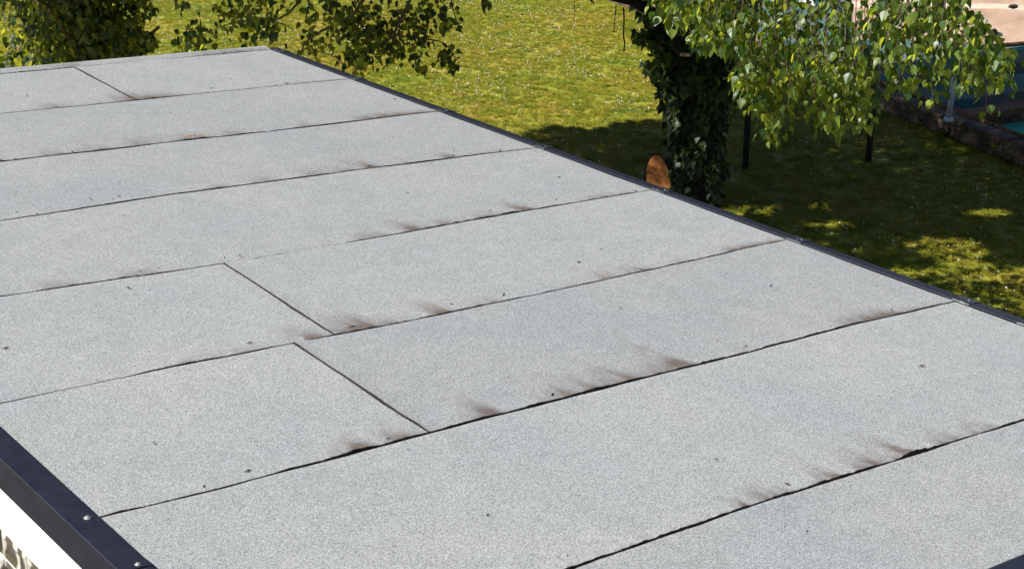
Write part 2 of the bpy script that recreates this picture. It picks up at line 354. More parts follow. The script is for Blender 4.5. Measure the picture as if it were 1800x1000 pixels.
# scorch and dirt marks: seam -> (photo x of the mark, half width m, length m, strength)
stains = {0: [(430, .12, .05, .5), (375, .10, .06, .35), (112, .07, .06, .35), (140, .05, .05, .25)],
    1: [(100, .06, .10, .45), (235, .05, .12, .5), (262, .10, .08, .75), (300, .10, .05, .5), (190, .1, .06, .25), (540, .22, .03, .45)],
    2: [(100, .07, .10, .4), (175, .07, .10, .35), (260, .07, .12, .4), (335, .10, .08, .45), (420, .07, .10, .35), (545, .06, .10, .35), (690, .09, .06, .8), (735, .08, .035, .7), (650, .07, .06, .45)],
    3: [(390, .05, .10, .25), (470, .05, .12, .3), (560, .06, .11, .4), (610, .05, .08, .4), (655, .045, .11, .7), (720, .06, .08, .25), (795, .03, .07, .8), (850, .1, .03, .3)],
    4: [(110, .06, .10, .4), (255, .06, .09, .45), (660, .06, .12, .35), (733, .045, .13, .75), (790, .05, .09, .45), (850, .05, .08, .5), (880, .05, .09, .3), (928, .04, .13, .9), (1060, .12, .07, .35), (1100, .06, .03, .3)],
    5: [(330, .05, .06, .3), (430, .08, .08, .2), (545, .035, .10, .7), (570, .025, .05, .4), (645, .05, .14, .9), (610, .04, .08, .4), (690, .06, .08, .3), (780, .035, .13, .9), (860, .06, .1, .3), (1000, .06, .08, .2), (1075, .05, .11, .5), (1130, .05, .11, .45), (1200, .06, .06, .25), (1320, .09, .035, .9), (1360, .06, .025, .7), (1290, .06, .05, .4)],
    6: [(640, .03, .07, .85), (610, .05, .06, .3), (715, .035, .09, .6), (690, .03, .07, .3), (872, .026, .12, .95), (850, .04, .06, .3), (1005, .025, .12, .55), (975, .03, .1, .3), (1045, .04, .12, .4), (1070, .04, .11, .3), (1110, .03, .13, .65), (1090, .03, .1, .3), (1208, .028, .15, .98), (1180, .04, .10, .45), (1150, .05, .10, .25), (1540, .06, .06, .85), (1575, .06, .04, .7), (1500, .04, .07, .5), (1620, .08, .02, .5)],
    7: [(1312, .018, .05, .8), (1370, .04, .09, .35), (1350, .03, .08, .3), (1470, .022, .11, .55), (1445, .03, .09, .3), (1520, .03, .10, .4), (1545, .022, .12, .6), (1600, .022, .14, .85), (1575, .03, .10, .4), (1680, .03, .09, .4), (1660, .03, .08, .3), (1745, .03, .10, .4), (1720, .03, .09, .3)]}
ST = {}
for k, l in stains.items():
    lx = [p[0] for p in seam_px[k]]; ly = [p[1] for p in seam_px[k]]
    ST[k] = [(roof_px(x, np.interp(x, lx, ly))[0], wd, ln, s) for x, wd, ln, s in l]
def dirt(k, a, d):
    """a, d arrays: position along the seam and distance behind it"""
    v = np.zeros_like(a)
    if k in ST:
        for ac, wd, ln, s in ST[k]:
            ln = ln*(1.75 if k in (0, 1, 2, 3) else 1.2); wa = wd*(1.15 + d/ln*.6); off = -.10*d
            v += s*np.exp(-((a-ac-off)/wa)**2)*(1.0*np.exp(-d/(ln*.34)) + .55*np.exp(-(d/ln)**1.4))
    mod = np.array([.55 + .9*mnoise.noise(Vector((x*24, dd*10, k*3.))) + .6*mnoise.noise(Vector((x*60, dd*40, k*5.))) for x, dd in zip(a.ravel(), d.ravel())]).reshape(a.shape)
    v = v*np.clip(.55+mod*.7, .15, 1.5)
    v += .10*np.exp(-d/.05)*np.clip(mod+.3, 0, 1) + .03*np.clip(mod, 0, 1)*np.exp(-d/.2)
    return np.clip(v, 0, 1)

def sheet(k_far, k_near, a0, a1, joint_left=None, joint_right=False):
    """one length of roofing felt between two laps; its near edge lies on top of the next sheet"""
    # columns run between the side edges; the left edge may be a lap lying on its neighbour (joint_left)
    n = max(20, int((a1-a0)/.009)); s = np.linspace(0, 1, n+1)
    rows = np.concatenate([np.linspace(0, .06, 9), np.linspace(.075, .30, 14), np.linspace(.36, .80, 7)])
    V, dv = [], []
    acol = a0 + (a1-a0)*s
    bn = seam_b(k_near, acol); tn = seam_t(k_near, acol)
    bf = (seam_b(k_far, acol) + .05) if k_far >= 0 else bn + .11
    nr = 0; grid_a, grid_d = [], []
    for rr in list(rows) + ['f1', 'f2', 'f3']:
        if rr == 'f1': b = bf - .06
        elif rr == 'f2': b = bf - .045
        elif rr == 'f3': b = bf
        else: b = bn + rr*(bf - .07 - bn)/.82
        d = b - bn
        h = tn*(1 - np.clip(d/.16, 0, 1))**2
        h = h + .004*np.array([mnoise.noise(Vector((x*2.2, y*2.2, k_near))) for x, y in zip(acol, b)])*np.clip(d/.3, 0, 1)
        if rr in ('f2', 'f3'): h = h - (.003 if rr == 'f2' else .006)
        aa = acol.copy()
        if joint_left:                                            # joint runs from (ja_far) to (ja_near)
            jf, jn = joint_left; la = jn + (jf-jn)*np.clip(d/np.maximum(bf-.05-bn, 1e-3), 0, 1.1)
            la = la + np.array([.004*n1(y*8, k_near+80) + .002*n1(y*30, k_near+81) for y in b])
            aa = la + (a1-la)*s
            tj = .004*np.array([1 + .5*n1(y*9, k_near+90) for y in b])
            h = np.maximum(h, tj*(1-np.clip((aa-la)/.12, 0, 1))**2 + .0*h)
        if joint_right:                                           # tucked below the neighbour on the right
            jf, jn = joint_right; ra = jn + (jf-jn)*np.clip(d/np.maximum(bf-.05-bn, 1e-3), 0, 1.1) + .05
            aa = a0 + (ra-a0)*s
            h = h - .006*np.clip((aa-(ra-.05))/.01, 0, 1)
        for i in range(n+1): V.append(RW(aa[i], b[i], h[i]))
        grid_a.append(aa); grid_d.append(d); nr += 1
    F = [(r*(n+1)+i, r*(n+1)+i+1, (r+1)*(n+1)+i+1, (r+1)*(n+1)+i) for r in range(nr-1) for i in range(n)]
    o = obj('roofing_sheet', V, F, M_GRAN, garage, smooth=True)
    ga, gd = np.array(grid_a), np.array(grid_d)
    dt = dirt(k_near, ga, gd)
    if joint_left: dt += .10*np.exp(-(ga-ga[:, :1])/.02)*np.clip(.5+np.array([[n1(x*9+i, k_near) for i in range(1)] for x in gd[:, 0]]), 0, 1)
    at = o.data.attributes.new('dirt', 'FLOAT', 'POINT'); at.data.foreach_set('value', np.clip(dt, 0, 1).ravel().astype(np.float32))
    # bitumen squeezed out along the exposed edge(s)
    ev, ef = [], []
    edge = [V[i] for i in range(n+1)]
    for i, p in enumerate(edge):
        fl = tn[i]*(.2 + .45*abs(n1(acol[i]*31, k_near+7)) + .5*max(0, n1(acol[i]*90, k_near+3)))
        q = RW(0, 0); dirn = (RW(0, -1) - q); p = p - np.array([0, 0, .005 if tn[i] < .0010 else 0])
        ev += [p + np.array([0, 0, .0003]) - dirn*.001, p + dirn*(.0008+fl*.6) - np.array([0, 0, tn[i]*.35]), p + dirn*(.0012+fl) - np.array([0, 0, tn[i]+.003])]
    for i in range(n): ef += [(3*i+1, 3*i+4, 3*i+3, 3*i), (3*i+2, 3*i+5, 3*i+4, 3*i+1)]
    if joint_left:
        base = len(ev); left = [V[r*(n+1)] for r in range(nr-2)]; dl = RW(-1, 0) - RW(0, 0)
        for r, p in enumerate(left):
            th = .004*(1 + .5*n1(r*.6, k_near+9)); ev += [p + np.array([0, 0, .0003]) - dl*.001, p + dl*(.003+.5*th) - np.array([0, 0, th*.5]), p + dl*(.004+.9*th) - np.array([0, 0, th+.004])]
        for r in range(len(left)-1): ef += [(base+3*r, base+3*r+3, base+3*r+4, base+3*r+1), (base+3*r+1, base+3*r+4, base+3*r+5, base+3*r+2)]
    obj('bitumen_edge', ev, ef, M_BIT, o, smooth=True)
    return o
J01, J45, J56 = (-1.381, -1.434), (-2.385, -2.428), (-2.598, -2.627)
def both(kf, kn, j):
    l = sheet(kf, kn, A_L, j[0], joint_right=j); l['label'] = 'roofing sheet left of the cross joint in its course'
    r = sheet(kf, kn, j[0], A_R, joint_left=j); r['label'] = 'roofing sheet right of the cross joint, lapped over its neighbour'
both(0, 1, J01); both(1, 2, (-2.535, -2.573)); sheet(2, 3, A_L, A_R); sheet(3, 4, A_L, A_R)
both(4, 5, J45); both(5, 6, J56); sheet(6, 7, A_L, A_R); sheet(7, 8, A_L, A_R)
# raised end strip dressed over the far kerb
ac = np.linspace(A_L, A_R, 301); bn0 = seam_b(0, ac); tn0 = seam_t(0, ac); V = []; ga, gd = [], []
for d, h in ((0, 0), (.012, .002), (.03, .006), (.05, .009), (.065, .011), (.08, .011), (.095, .009), (.102, .004), (.105, -.06)):
    for i in range(301):
        V.append(RW(ac[i], bn0[i]+d, h + tn0[i]*max(0, 1-d/.05) + .0015*n1(ac[i]*5, d*40))); ga.append(ac[i]); gd.append(d)
F = [(r*301+i, r*301+i+1, (r+1)*301+i+1, (r+1)*301+i) for r in range(8) for i in range(300)]
o = obj('roofing_sheet', V, F, M_GRAN, garage, smooth=True); o['label'] = 'narrow raised strip of roofing felt along the far roof edge'
at = o.data.attributes.new('dirt', 'FLOAT', 'POINT'); at.data.foreach_set('value', dirt(0, np.array(ga), np.array(gd)).astype(np.float32))
ev, ef = [], []
dirn = RW(0, -1) - RW(0, 0)
for i in range(301):
    p = np.array(V[i]); ev += [p - dirn*.001 + np.array([0, 0, .0004]), p + dirn*.003 - np.array([0, 0, tn0[i]+.004])]
for i in range(300): ef.append((2*i+1, 2*i+3, 2*i+2, 2*i))
obj('bitumen_edge', ev, ef, M_BIT, o)

def strip(profile, fixed, lo, hi, axis, n=2):
    """extrude an (offset, height) profile along a roof edge; axis 'b' runs along b with offsets in a"""
    V, F, k = [], [], len(profile)
    for i in range(n+1):
        s = lo + (hi-lo)*i/n
        for off, h in profile: V.append(RW(fixed+off, s, h) if axis == 'b' else RW(s, fixed+off, h))
    for i in range(n):
        for j in range(k-1): F.append((i*k+j, i*k+j+1, (i+1)*k+j+1, (i+1)*k+j))
    F.append(tuple(range(k))[::-1]); F.append(tuple(range(n*k, n*k+k)))
    return V, F
def screw(a, b, h, r, parent):
    c = RW(a, b, h); V, F = [], []
    for rr, z in ((r*1.6, 0), (r*1.6, r*.25), (r, r*.3), (r*.9, r*.75), (r*.4, r*.95)):
        for s in range(9): V.append(c + np.array([rr*math.cos(s*.698), rr*math.sin(s*.698), z]))
    for i in range(4):
        for s in range(9): F.append((i*9+s, i*9+(s+1) % 9, (i+1)*9+(s+1) % 9, (i+1)*9+s))
    F.append(tuple(range(36, 45)))
    return obj('screw', V, F, M_ZINC, parent, smooth=True)
# right-hand edging, lengths meeting at each lap
prof_r = [(-.004, .0025), (.0, .006), (.010, .0075), (.055, .004), (.066, .001), (.070, -.004), (.070, -.085), (.064, -.085), (.064, -.012), (-.004, -.006)]
cuts = [.085, -.02, -.93, -1.86, -2.76, -3.70, -4.61, -5.54, -5.86, -6.45, -7.09]
for i in range(len(cuts)-1):
    hi, lo = cuts[i]-.004, cuts[i+1]+.004
    tr = obj('edge_trim', *strip(prof_r, 0, lo, hi, 'b', 3), M_NAVY, garage)
    if i == 0: tr['label'] = 'short navy edging piece at the far right corner'
    if i:
        cov = strip([(-.010, .003), (-.005, .0085), (.010, .0105), (.055, .007), (.068, .004), (.0725, -.003), (.0725, -.03)], 0, hi-.055+.004, hi+.035, 'b', 1)
        obj('joint_cover', *cov, M_NAVYWORN, tr)
        screw(.025, hi-.025, .009, .0032, tr)
# left-hand edging
prof_l = [(.012, .0035), (.004, .012), (-.004, .014), (-.0855, .018), (-.0875, .0165), (-.088, .014), (-.088, -.092), (-.081, -.092), (-.081, -.006), (.012, -.006)]
for hi, lo in ((.10, -1.9), (-1.908, -3.85), (-3.858, -5.835), (-5.843, -7.09)):
    tr = obj('edge_trim', *strip(prof_l, A_L, lo, hi, 'b', 3), M_NAVY, garage); tr['label'] = 'navy edging length on the left roof edge'
    cov = strip([(.013, .006), (.004, .0150), (-.004, .017), (-.0875, .021), (-.0898, .0195), (-.0905, .017), (-.0905, -.095)], A_L, lo-.03, lo+.01, 'b', 1)
    obj('joint_cover', *cov, M_NAVY, tr)
    screw(A_L-.028, lo+.305, .0148, .0075, tr); screw(A_L-.03, lo-.012, .0178, .006, tr); screw(A_L-.03, lo+1.2, .0148, .008, tr)
# near edging
tr = obj('edge_trim', *strip([(.004, .0035), (0, .011), (-.01, .014), (-.06, .012), (-.07, .006), (-.07, -.09), (-.064, -.09), (-.064, -.01), (.004, -.006)], B_N, A_L-.06, A_R+.06, 'a', 4), M_NAVY, garage)
tr['label'] = 'navy edging along the near roof edge'
# walls
def wall_box(a0, a1, b0, b1, name, m, ztop=-.02, zbot=None):
    c = []
    for z in (0, 1):
        for a, b in ((a0, b0), (a1, b0), (a1, b1), (a0, b1)):
            p = RW(a, b, ztop); c.append((p[0], p[1], p[2] if z else (0. if zbot is None else p[2]+zbot)))
    return obj(name, *hexa(c), m, garage)
wall_box(A_L-.03, A_R+.03, B_N-.02, .08, 'roof_deck', M_DECK, -.012, -.05)
wall_box(A_R-.02, A_R+.05, B_N-.03, .09, 'wall', M_WHITE, -.07); wall_box(A_L+.2, A_R-.03, .02, .09, 'wall', M_WHITE, -.07); wall_box(A_L+.2, A_R-.03, B_N-.03, B_N+.06, 'wall', M_WHITE, -.07)
# left wall: plaster band over a panel of glass blocks
AW = A_L-.078
wall_box(AW, AW+.16, B_N-.03, .09, 'fascia', M_WHITE, -.065, -.19)
gb_top = -.259; BS, BH, GAP = .185, .088, .012
backw = wall_box(AW+.0045, AW+.15, B_N-.03, .09, 'wall', M_MORTAR, -.2565); backw['label'] = 'left wall with mortar joints round the glass blocks'
nb = 0
for r in range(12):
    for cidx in range(10):
        b1 = -4.962 - cidx*(BS+GAP) + 2*(BS+GAP); b0 = b1 - BS; h1 = gb_top-.006 - r*(BH+GAP); h0 = h1-BH
        V = []
        for dep, ins in ((.02, 0), (.001, 0), (-.004, .010), (.002, .026)):
            for b, h in ((b0+ins, h0+ins), (b1-ins, h0+ins), (b1-ins, h1-ins), (b0+ins, h1-ins)):
                p = RW(AW+dep, b, gb_top); V.append((p[0], p[1], p[2] - gb_top + h))
        F = []
        for l in range(3):
            for q in range(4): F.append((l*4+q, l*4+(q+1) % 4, l*4+4+(q+1) % 4, l*4+4+q))
        F.append((12, 13, 14, 15))
        obj('glass_block', V, F, M_GLASS, backw); nb += 1

# litter on the roof
gv, gf = [], []
for i in range(100):
    a, b = rng.uniform(A_L+.05, A_R-.05), rng.uniform(B_N, -.05)
    if rng.random() < .6:
        k = rng.integers(1, 8); b = float(seam_b(k, np.array([a]))[0]) + abs(rng.normal(0, .05)) + .004
    s = rng.uniform(.002, .0065); l = s*rng.uniform(1, 4); th = rng.uniform(0, 3.1)
    p = RW(a, b, .008 if rng.random() < .2 else .004); u = np.array([math.cos(th), math.sin(th), 0]); v = np.array([-u[1], u[0], 0])
    n0 = len(gv); gv += [p-u*l, p-v*s*.6, p+u*l, p+v*s*.6, p+np.array([0, 0, s*.9])]
    gf += [(n0, n0+1, n0+4), (n0+1, n0+2, n0+4), (n0+2, n0+3, n0+4), (n0+3, n0, n0+4)]
tag(obj('roof_grit', gv, gf, M_SPECK), kind='stuff')
def dead_leaf(px, py, size, th, label):
    a, b = roof_px(px, py); p = RW(a, b, .011); c, s = math.cos(th), math.sin(th)
    V = [p + size*np.array([x*c-y*s, x*s+y*c, z]) for x, y, z in [(0, 0, 0), (.3, .25, .08), (.75, .18, .14), (1.1, 0, .1), (.75, -.2, .05), (.3, -.27, .12), (.5, 0, .02)]]
    F = [(0, 6, 1), (1, 6, 2), (2, 6, 3), (3, 6, 4), (4, 6, 5), (5, 6, 0)]
    tag(obj('dead_leaf', V, F, M_DEAD, origin=p), label, 'leaf', 'dry leaves on the roof')
dead_leaf(322, 247, .055, .6, 'curled brown dead leaf on the second seam of the roof, left one of two'); dead_leaf(346, 243, .045, .2, 'curled brown dead leaf on the second seam of the roof, right one of two')
dead_leaf(936, 266, .022, 1.2, 'tiny pale brown leaf scrap beside the navy edging of the roof')

# ================================================================== BIRCH WITH IVY-CLAD TRUNK
TB = np.array([1.78, 15.85, 0.0])
birch = thing('birch_tree', TB, 'tall birch beside the pool with an ivy-clad trunk and a bright drooping curtain of leaves', 'tree')
trunk_pts = [TB + np.array([dx, dy, z]) for dx, dy, z in [(0, 0, -.1), (-.01, 0, .4), (0, .0, 1.0), (.03, .02, 1.6), (.02, .05, 2.3), (-.1, .1, 3.4), (-.3, .2, 5), (-.5, .4, 7), (-.6, .5, 9)]]
obj('trunk', *tube(spline(trunk_pts, 26), list(np.interp(np.linspace(0, 8, 26), [0, 1, 2, 4, 6, 8], [.29, .235, .21, .20, .16, .05])), 12, bump=.25), M_BARK, birch, smooth=True)
def branch(pts, r0, r1, m=M_BARK, name='branch', n=14, label=None):
    P = spline(pts, n); o = obj(name, *tube(P, list(np.linspace(r0, r1, n)), 6, bump=.2), m, birch, smooth=True)
    if label: o['label'] = label
    return P
T = lambda z: TB + np.array([np.interp(z, [0, 2.3, 5, 9], [0, .02, -.3, -.6]), np.interp(z, [0, 2.3, 5, 9], [0, .05, .2, .5]), z])
# the limb that leaves the frame at the top, with thin dead stems hanging from it
branch([T(1.45), at_y(1138, 16, 15.6), at_y(1085, -4, 15.4), at_y(1035, -16, 15.2), at_y(985, -35, 15), at_y(900, -60, 14.4), at_y(760, -60, 13.8)], .062, .025, label='dark limb reaching out to the left over the lawn')
branch([at_y(1040, 3, 15.2), at_y(1036, -6, 15.1), at_y(1045, 8, 15.1)], .012, .006, name='dead_stem', n=5)
for pts, r in (([(1096, 14), (1097, 35), (1096, 60), (1098, 80), (1096, 92)], .009), ([(1083, 10), (1081, 30), (1079, 57)], .006), ([(1009, -8), (1010, 15), (1009, 38)], .0035)):
    branch([at_y(x, y, 15.3) for x, y in pts], r, r*.7, name='dead_stem', n=10)
branch([at_y(1192, 52, 15.15), at_y(1186, 72, 15.1), at_y(1187, 88, 15.08), at_y(1198, 96, 15.05)], .024, .02, M_BARK, n=12, label='crooked branch stub against the dark ivy')
branch([at_y(1197, 96, 15.05), at_y(1206, 97, 15.02), at_y(1214, 96, 15.0)], .0195, .018, M_PALEBARK, n=5, label='pale broken end of the crooked branch stub')
branch([at_y(1218, 91, 15.0), at_y(1245, 82, 14.95)], .006, .004, M_PALEBARK, name='dead_stem', n=4)
# limbs up in the crown
for tip, z0 in (((-2.6, 16.6, 5.2), 3.0), ((-1.2, 19.8, 5.5), 3.6), ((3.8, 18.6, 5.4), 3.2), ((4.4, 14.2, 4.3), 2.7), ((1.0, 14.0, 5.6), 3.5), ((-.8, 17, 7.5), 5.0), ((2.6, 17.5, 7.8), 5.2)):
    tip = np.array(tip); b0 = T(z0); branch([b0, b0*.6+tip*.4+[0, 0, .35], tip], .09, .02)

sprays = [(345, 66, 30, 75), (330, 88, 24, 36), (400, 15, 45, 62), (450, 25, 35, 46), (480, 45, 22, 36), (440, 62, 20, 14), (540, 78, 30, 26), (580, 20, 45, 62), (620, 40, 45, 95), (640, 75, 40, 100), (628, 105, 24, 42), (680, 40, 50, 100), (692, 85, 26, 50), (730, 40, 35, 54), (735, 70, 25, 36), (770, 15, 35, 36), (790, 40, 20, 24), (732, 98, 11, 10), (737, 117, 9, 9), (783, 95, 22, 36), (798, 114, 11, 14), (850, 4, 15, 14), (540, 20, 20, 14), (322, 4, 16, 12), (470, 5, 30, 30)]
leaves_P, leaves_A, leaves_N, leaves_S = [], [], [], []
twigs = []
def add_leaf(p, axis, nrm, s): leaves_P.append(p); leaves_A.append(axis); leaves_N.append(nrm); leaves_S.append(s)
def rnd_unit():
    v = rng.normal(size=3); return v/np.linalg.norm(v)
# drooping curtain right of the trunk: lower outline in photo pixels
low_x = [1150, 1185, 1230, 1270, 1300, 1318, 1345, 1372, 1388, 1420, 1440, 1470, 1492, 1520, 1545, 1575, 1600, 1630, 1660, 1675, 1690, 1715, 1745, 1768, 1785]
low_y = [50, 70, 85, 110, 165, 195, 250, 245, 190, 200, 262, 262, 225, 232, 200, 150, 190, 195, 175, 125, 195, 195, 200, 170, 140]
top_lim = lambda x: -60 if x < 1700 else (x-1700)*1.15      # right-hand outline slopes down to the right
def twig_down(px, py, Y, length, n_leaf, s0, lit=1.0):
    end = at_y(px, py, Y)
    top = end + np.array([rng.normal(0, .10), rng.normal(.05, .12), length])
    midp = (end+top)/2 + np.array([rng.normal(0, .05), rng.normal(0, .05), .0])
    P = spline([top, midp, end], 9)
    xt, yt, _ = proj(P)
    if not np.any((xt > 1690) & (yt < (xt-1700)*1.1+25)): twigs.append((P, .004, .0014))
    for i in range(n_leaf):
        f = (i+.6)/n_leaf; f = f**.8
        j = f*8; k = min(int(j), 7); p = P[k] + (P[k+1]-P[k])*(j-k)
        az = rng.uniform(0, 6.283); side = np.array([math.cos(az), math.sin(az), 0])
        p = p + side*rng.uniform(.015, .10) - np.array([0, 0, rng.uniform(.0, .02)])
        axis = np.array([0, 0, -1.]) + side*rng.uniform(.1, .9) + rng.normal(0, .15, 3)
        nrm = np.cross(axis, np.array([-side[1], side[0], 0])) + rng.normal(0, .6, 3) + SUN*rng.uniform(0, .5)
        x_, y_, _ = proj(p)
        if x_ > 1705 and y_ < (x_-1700)*1.1 - 4: continue
        add_leaf(p, axis, nrm, s0*rng.uniform(.65, 1.15))
cnt = 0
while cnt < 440:
    px = rng.uniform(1160, 1785); lo = np.interp(px, low_x, low_y)
    py = lo - abs(rng.normal(0, .42))*(lo+60)
    if py < max(-70, top_lim(px)-10): continue
    if px < 1290 and py > 95: continue
    if 1560 < px < 1690 and py > 95 and rng.random() < .5: continue
    if mnoise.noise(Vector((px/42, py/55, 2.2))) < -.12 and rng.random() < .85: continue
    Y = rng.uniform(11.7, 13.1) if rng.random() < .55 else rng.uniform(13.4, 15.1)
    twig_down(px, py, Y, rng.uniform(.3, .8) if px < 1660 else rng.uniform(.15, .4), int(rng.integers(7, 16)) if px < 1660 else int(rng.integers(5, 9)), .083)
    cnt += 1
LP, LA, LN, LS = map(np.array, (leaves_P, leaves_A, leaves_N, leaves_S))
LM = frames(LA, LN, LS)
def split_leaves(parent, LP, LM, LS, tv, tf, m, n_parts=300):
    x, y, dep = proj(LP); size = LS/dep
    vis = (x > 5) & (x < 1795) & (y > 4) & (y < 900)
    order = np.argsort(-(size*vis)); pick = order[:n_parts]; rest = order[n_parts:]
    me = bpy.data.meshes.new('leaf'); me.from_pydata(tv, [], tf); me.materials.append(m); me.update()
    rl = parent.location
    for i in pick:
        o = bpy.data.objects.new('leaf', me); C.objects.link(o); o.parent = parent
        o.matrix_local = Matrix.Translation(Vector(LP[i]) - rl) @ Matrix([list(r) for r in LM[i]]).to_4x4()
    bulk('foliage', tv, tf, LP[rest], LM[rest], m, parent, 'stuff')
split_leaves(birch, LP, LM, LS, BIRCH_T, BIRCH_F, M_BIRCH)
obj('twigs', *merge([tube(P, list(np.linspace(a, b, len(P))), 4, False) for P, a, b in twigs]), M_TWIG, birch, kind='stuff')
# crown above the frame (casts the shade); gaps let the sun patches through
px_line_x = [850, 905, 930, 985, 1060, 1090, 1150, 1300, 1400, 1560, 1700, 1800, 2400]; px_line_y = [290, 252, 240, 224, 230, 220, 216, 196, 160, 145, 105, 90, 60]
gaps = [(1475, 398, 40, 7), (1670, 446, 85, 26), (1725, 472, 50, 16), (1795, 500, 65, 30), (1745, 520, 70, 16), (1740, 376, 36, 7), (1640, 480, 40, 10), (1770, 545, 40, 14)]
cc = np.array([.1, 16.7, 5.9]); rad = np.array([5.2, 4.6, 3.7])
cl = []
while len(cl) < 560:
    v = rng.normal(size=3); v /= np.linalg.norm(v); c = cc + v*rad*rng.uniform(.25, 1)**.5
    if c[2] > 2.9: cl.append(c)
for cx, cyy, rr_, k in sprays:                                # extra unseen clumps added towards the sun to shade the left sprays
    if cx < 500 or 770 < cx < 810: continue
    for i in range(5):
        q = at_y(cx, cyy, 13.5); cl.append(q + SUN*((rng.uniform(4.0, 7.0)-q[2])/SUN[2]) + rng.normal(0, .2, 3))
CP = np.concatenate([c + rng.normal(0, .38, (260, 3))*[1, 1, .7] for c in cl])
x, y, d = proj(CP); inframe = (x > -60) & (x < 1860) & (y > -45)
G = CP - SUN[None, :]*(CP[:, 2]/SUN[2])[:, None]
gx, gy, _ = proj(G)
nz = np.array([mnoise.noise(Vector((p[0]*1.6, p[1]*1.6, 0))) + .5*mnoise.noise(Vector((p[0]*5, p[1]*5, 3))) for p in G])
keep = (gy > np.interp(gx, px_line_x, px_line_y) + nz*9) & ~inframe & (CP[:, 2] > 2.6)
for tx_, ty_, tz_ in ((1.62, 15.55, .55), (1.85, 15.5, .8), (1.95, 15.55, .45), (1.55, 15.4, .25), (2.0, 15.5, 1.3), (1.3, 15.28, .12), (1.4, 15.28, .38), (1.36, 15.28, .25)):           # sun flecks on the ivy
    gq = np.array([tx_, ty_, tz_]) - SUN*(tz_/SUN[2]); gpx, gpy, _ = proj(gq); gaps.append((float(gpx), float(gpy), 34, 14))
for ex, ey, ax, ay in gaps: keep &= ~((((gx-ex)/ax)**2 + ((gy-ey)/ay)**2) < 1 + nz*1.1)
# crown leaves between the curtain and the sun are removed to keep it lit
Q = CP - SUN[None, :]*((CP[:, 2]-2.2)/SUN[2])[:, None]
foot = (Q[:, 0] > 1.0) & (Q[:, 0] < 5.6) & (Q[:, 1] > 11.0) & (Q[:, 1] < 13.35); keep &= ~(foot & (rng.random(len(G)) < .985))
keep &= ~((G[:, 1] < 11.8))
CP = CP[keep]; n = len(CP)
CM = frames(np.array([0, 0, -1.]) + rng.normal(0, .6, (n, 3)), rng.normal(size=(n, 3)), rng.uniform(.08, .14, n))
bulk('crown', LOW_T, LOW_F, CP, CM, M_CROWN, birch, 'stuff')

# ivy
ivy = thing('ivy_plant', TB + np.array([0, -.3, 0]), 'dark glossy ivy climbing over the birch trunk', 'ivy')
IP, IA, IN, IS = [], [], [], []
for i in range(3300):
    z = rng.uniform(.0, 2.75); th = rng.uniform(-math.pi*1.05, .05*math.pi)
    r = np.interp(z, [0, .4, 1.0, 1.5, 1.9, 2.6], [.24, .24, .27, .36, .50, .55]) * (1 + .42*mnoise.noise(Vector((math.cos(th)*2, math.sin(th)*2, z*2.2)))) * rng.uniform(.75, 1.22)
    o3 = np.array([math.cos(th), math.sin(th), 0]); p = T(z) + o3*r
    IP.append(p); IA.append(np.array([0, 0, -1.]) + o3*rng.uniform(0, .8) + rng.normal(0, .3, 3)); IN.append(o3 + [0, 0, .5] + rng.normal(0, .45, 3)); IS.append(rng.uniform(.06, .115))
for cx, cyy, rd, k in ((1188, 305, 7, 40), (1187, 335, 8, 40), (1180, 354, 9, 30), (1150, 55, 22, 60), (1130, 66, 14, 20), (1165, 95, 20, 50), (1142, 118, 13, 26), (1170, 130, 14, 24), (1155, 30, 22, 50), (1290, 120, 20, 40), (1290, 165, 14, 24), (1180, 20, 30, 60), (1250, 40, 40, 90)):
    for i in range(k):
        q = at_y(cx + rng.normal(0, .5)*rd, cyy + rng.normal(0, .5)*rd, (15.5 if cyy < 200 else 15.2) + rng.normal(0, .15 if cyy < 200 else .04))
        IP.append(q); IA.append(np.array([0, 0, -1.]) + rng.normal(0, .5, 3)); IN.append(rng.normal(size=3) + [0, -.6, .3]); IS.append(rng.uniform(.06, .10))
IP, IA, IN, IS = map(np.array, (IP, IA, IN, IS))
split_leaves(ivy, IP, frames(IA, IN, IS), IS, IVY_T, IVY_F, M_IVY)
for s in range(5):
    th = -2.6 + s*.5; obj('stem', *tube(spline([T(z)+np.array([math.cos(th+.3*math.sin(z*3+s)), math.sin(th+.3*math.sin(z*3+s)), 0])*.25 for z in np.linspace(0, 2.6, 7)], 14), .012, 5), M_BARK, ivy, smooth=True)

# sawn-off second stem beside the trunk
sb = at_y(1152, 345, 15.45); sb[2] = 0
stump = thing('tree_stump', sb, 'sawn-off stem with an orange slanting cut face at the foot of the ivy trunk', 'stump')
zt = at_y(1160, 282, 15.45)[2]; zl = zt - .36
bot, topr = [], []
for s in range(18):
    th = 2*math.pi*s/18; r = .125*(1 + .06*math.sin(3*th+1) + .04*math.sin(5*th))
    x0, y0 = r*math.cos(th), r*math.sin(th)*.95
    bot.append(sb + np.array([x0*1.3-.02, y0*1.3, -.05])); topr.append(sb + np.array([x0+.02, y0, zl + .13 + .27*math.sin(th) - .03*math.cos(th)]))
obj('bark', bot + topr, [(s, (s+1) % 18, 18+(s+1) % 18, 18+s) for s in range(18)], M_BARK, stump, smooth=True)
cen = np.mean(topr, axis=0); ins = [cen + (p-cen)*.93 + np.array([0, -.004, .004]) for p in topr]
obj('cut_face', ins + [cen + np.array([0, -.004, .006])], [(s, (s+1) % 18, 18) for s in range(18)], M_CUT, stump)

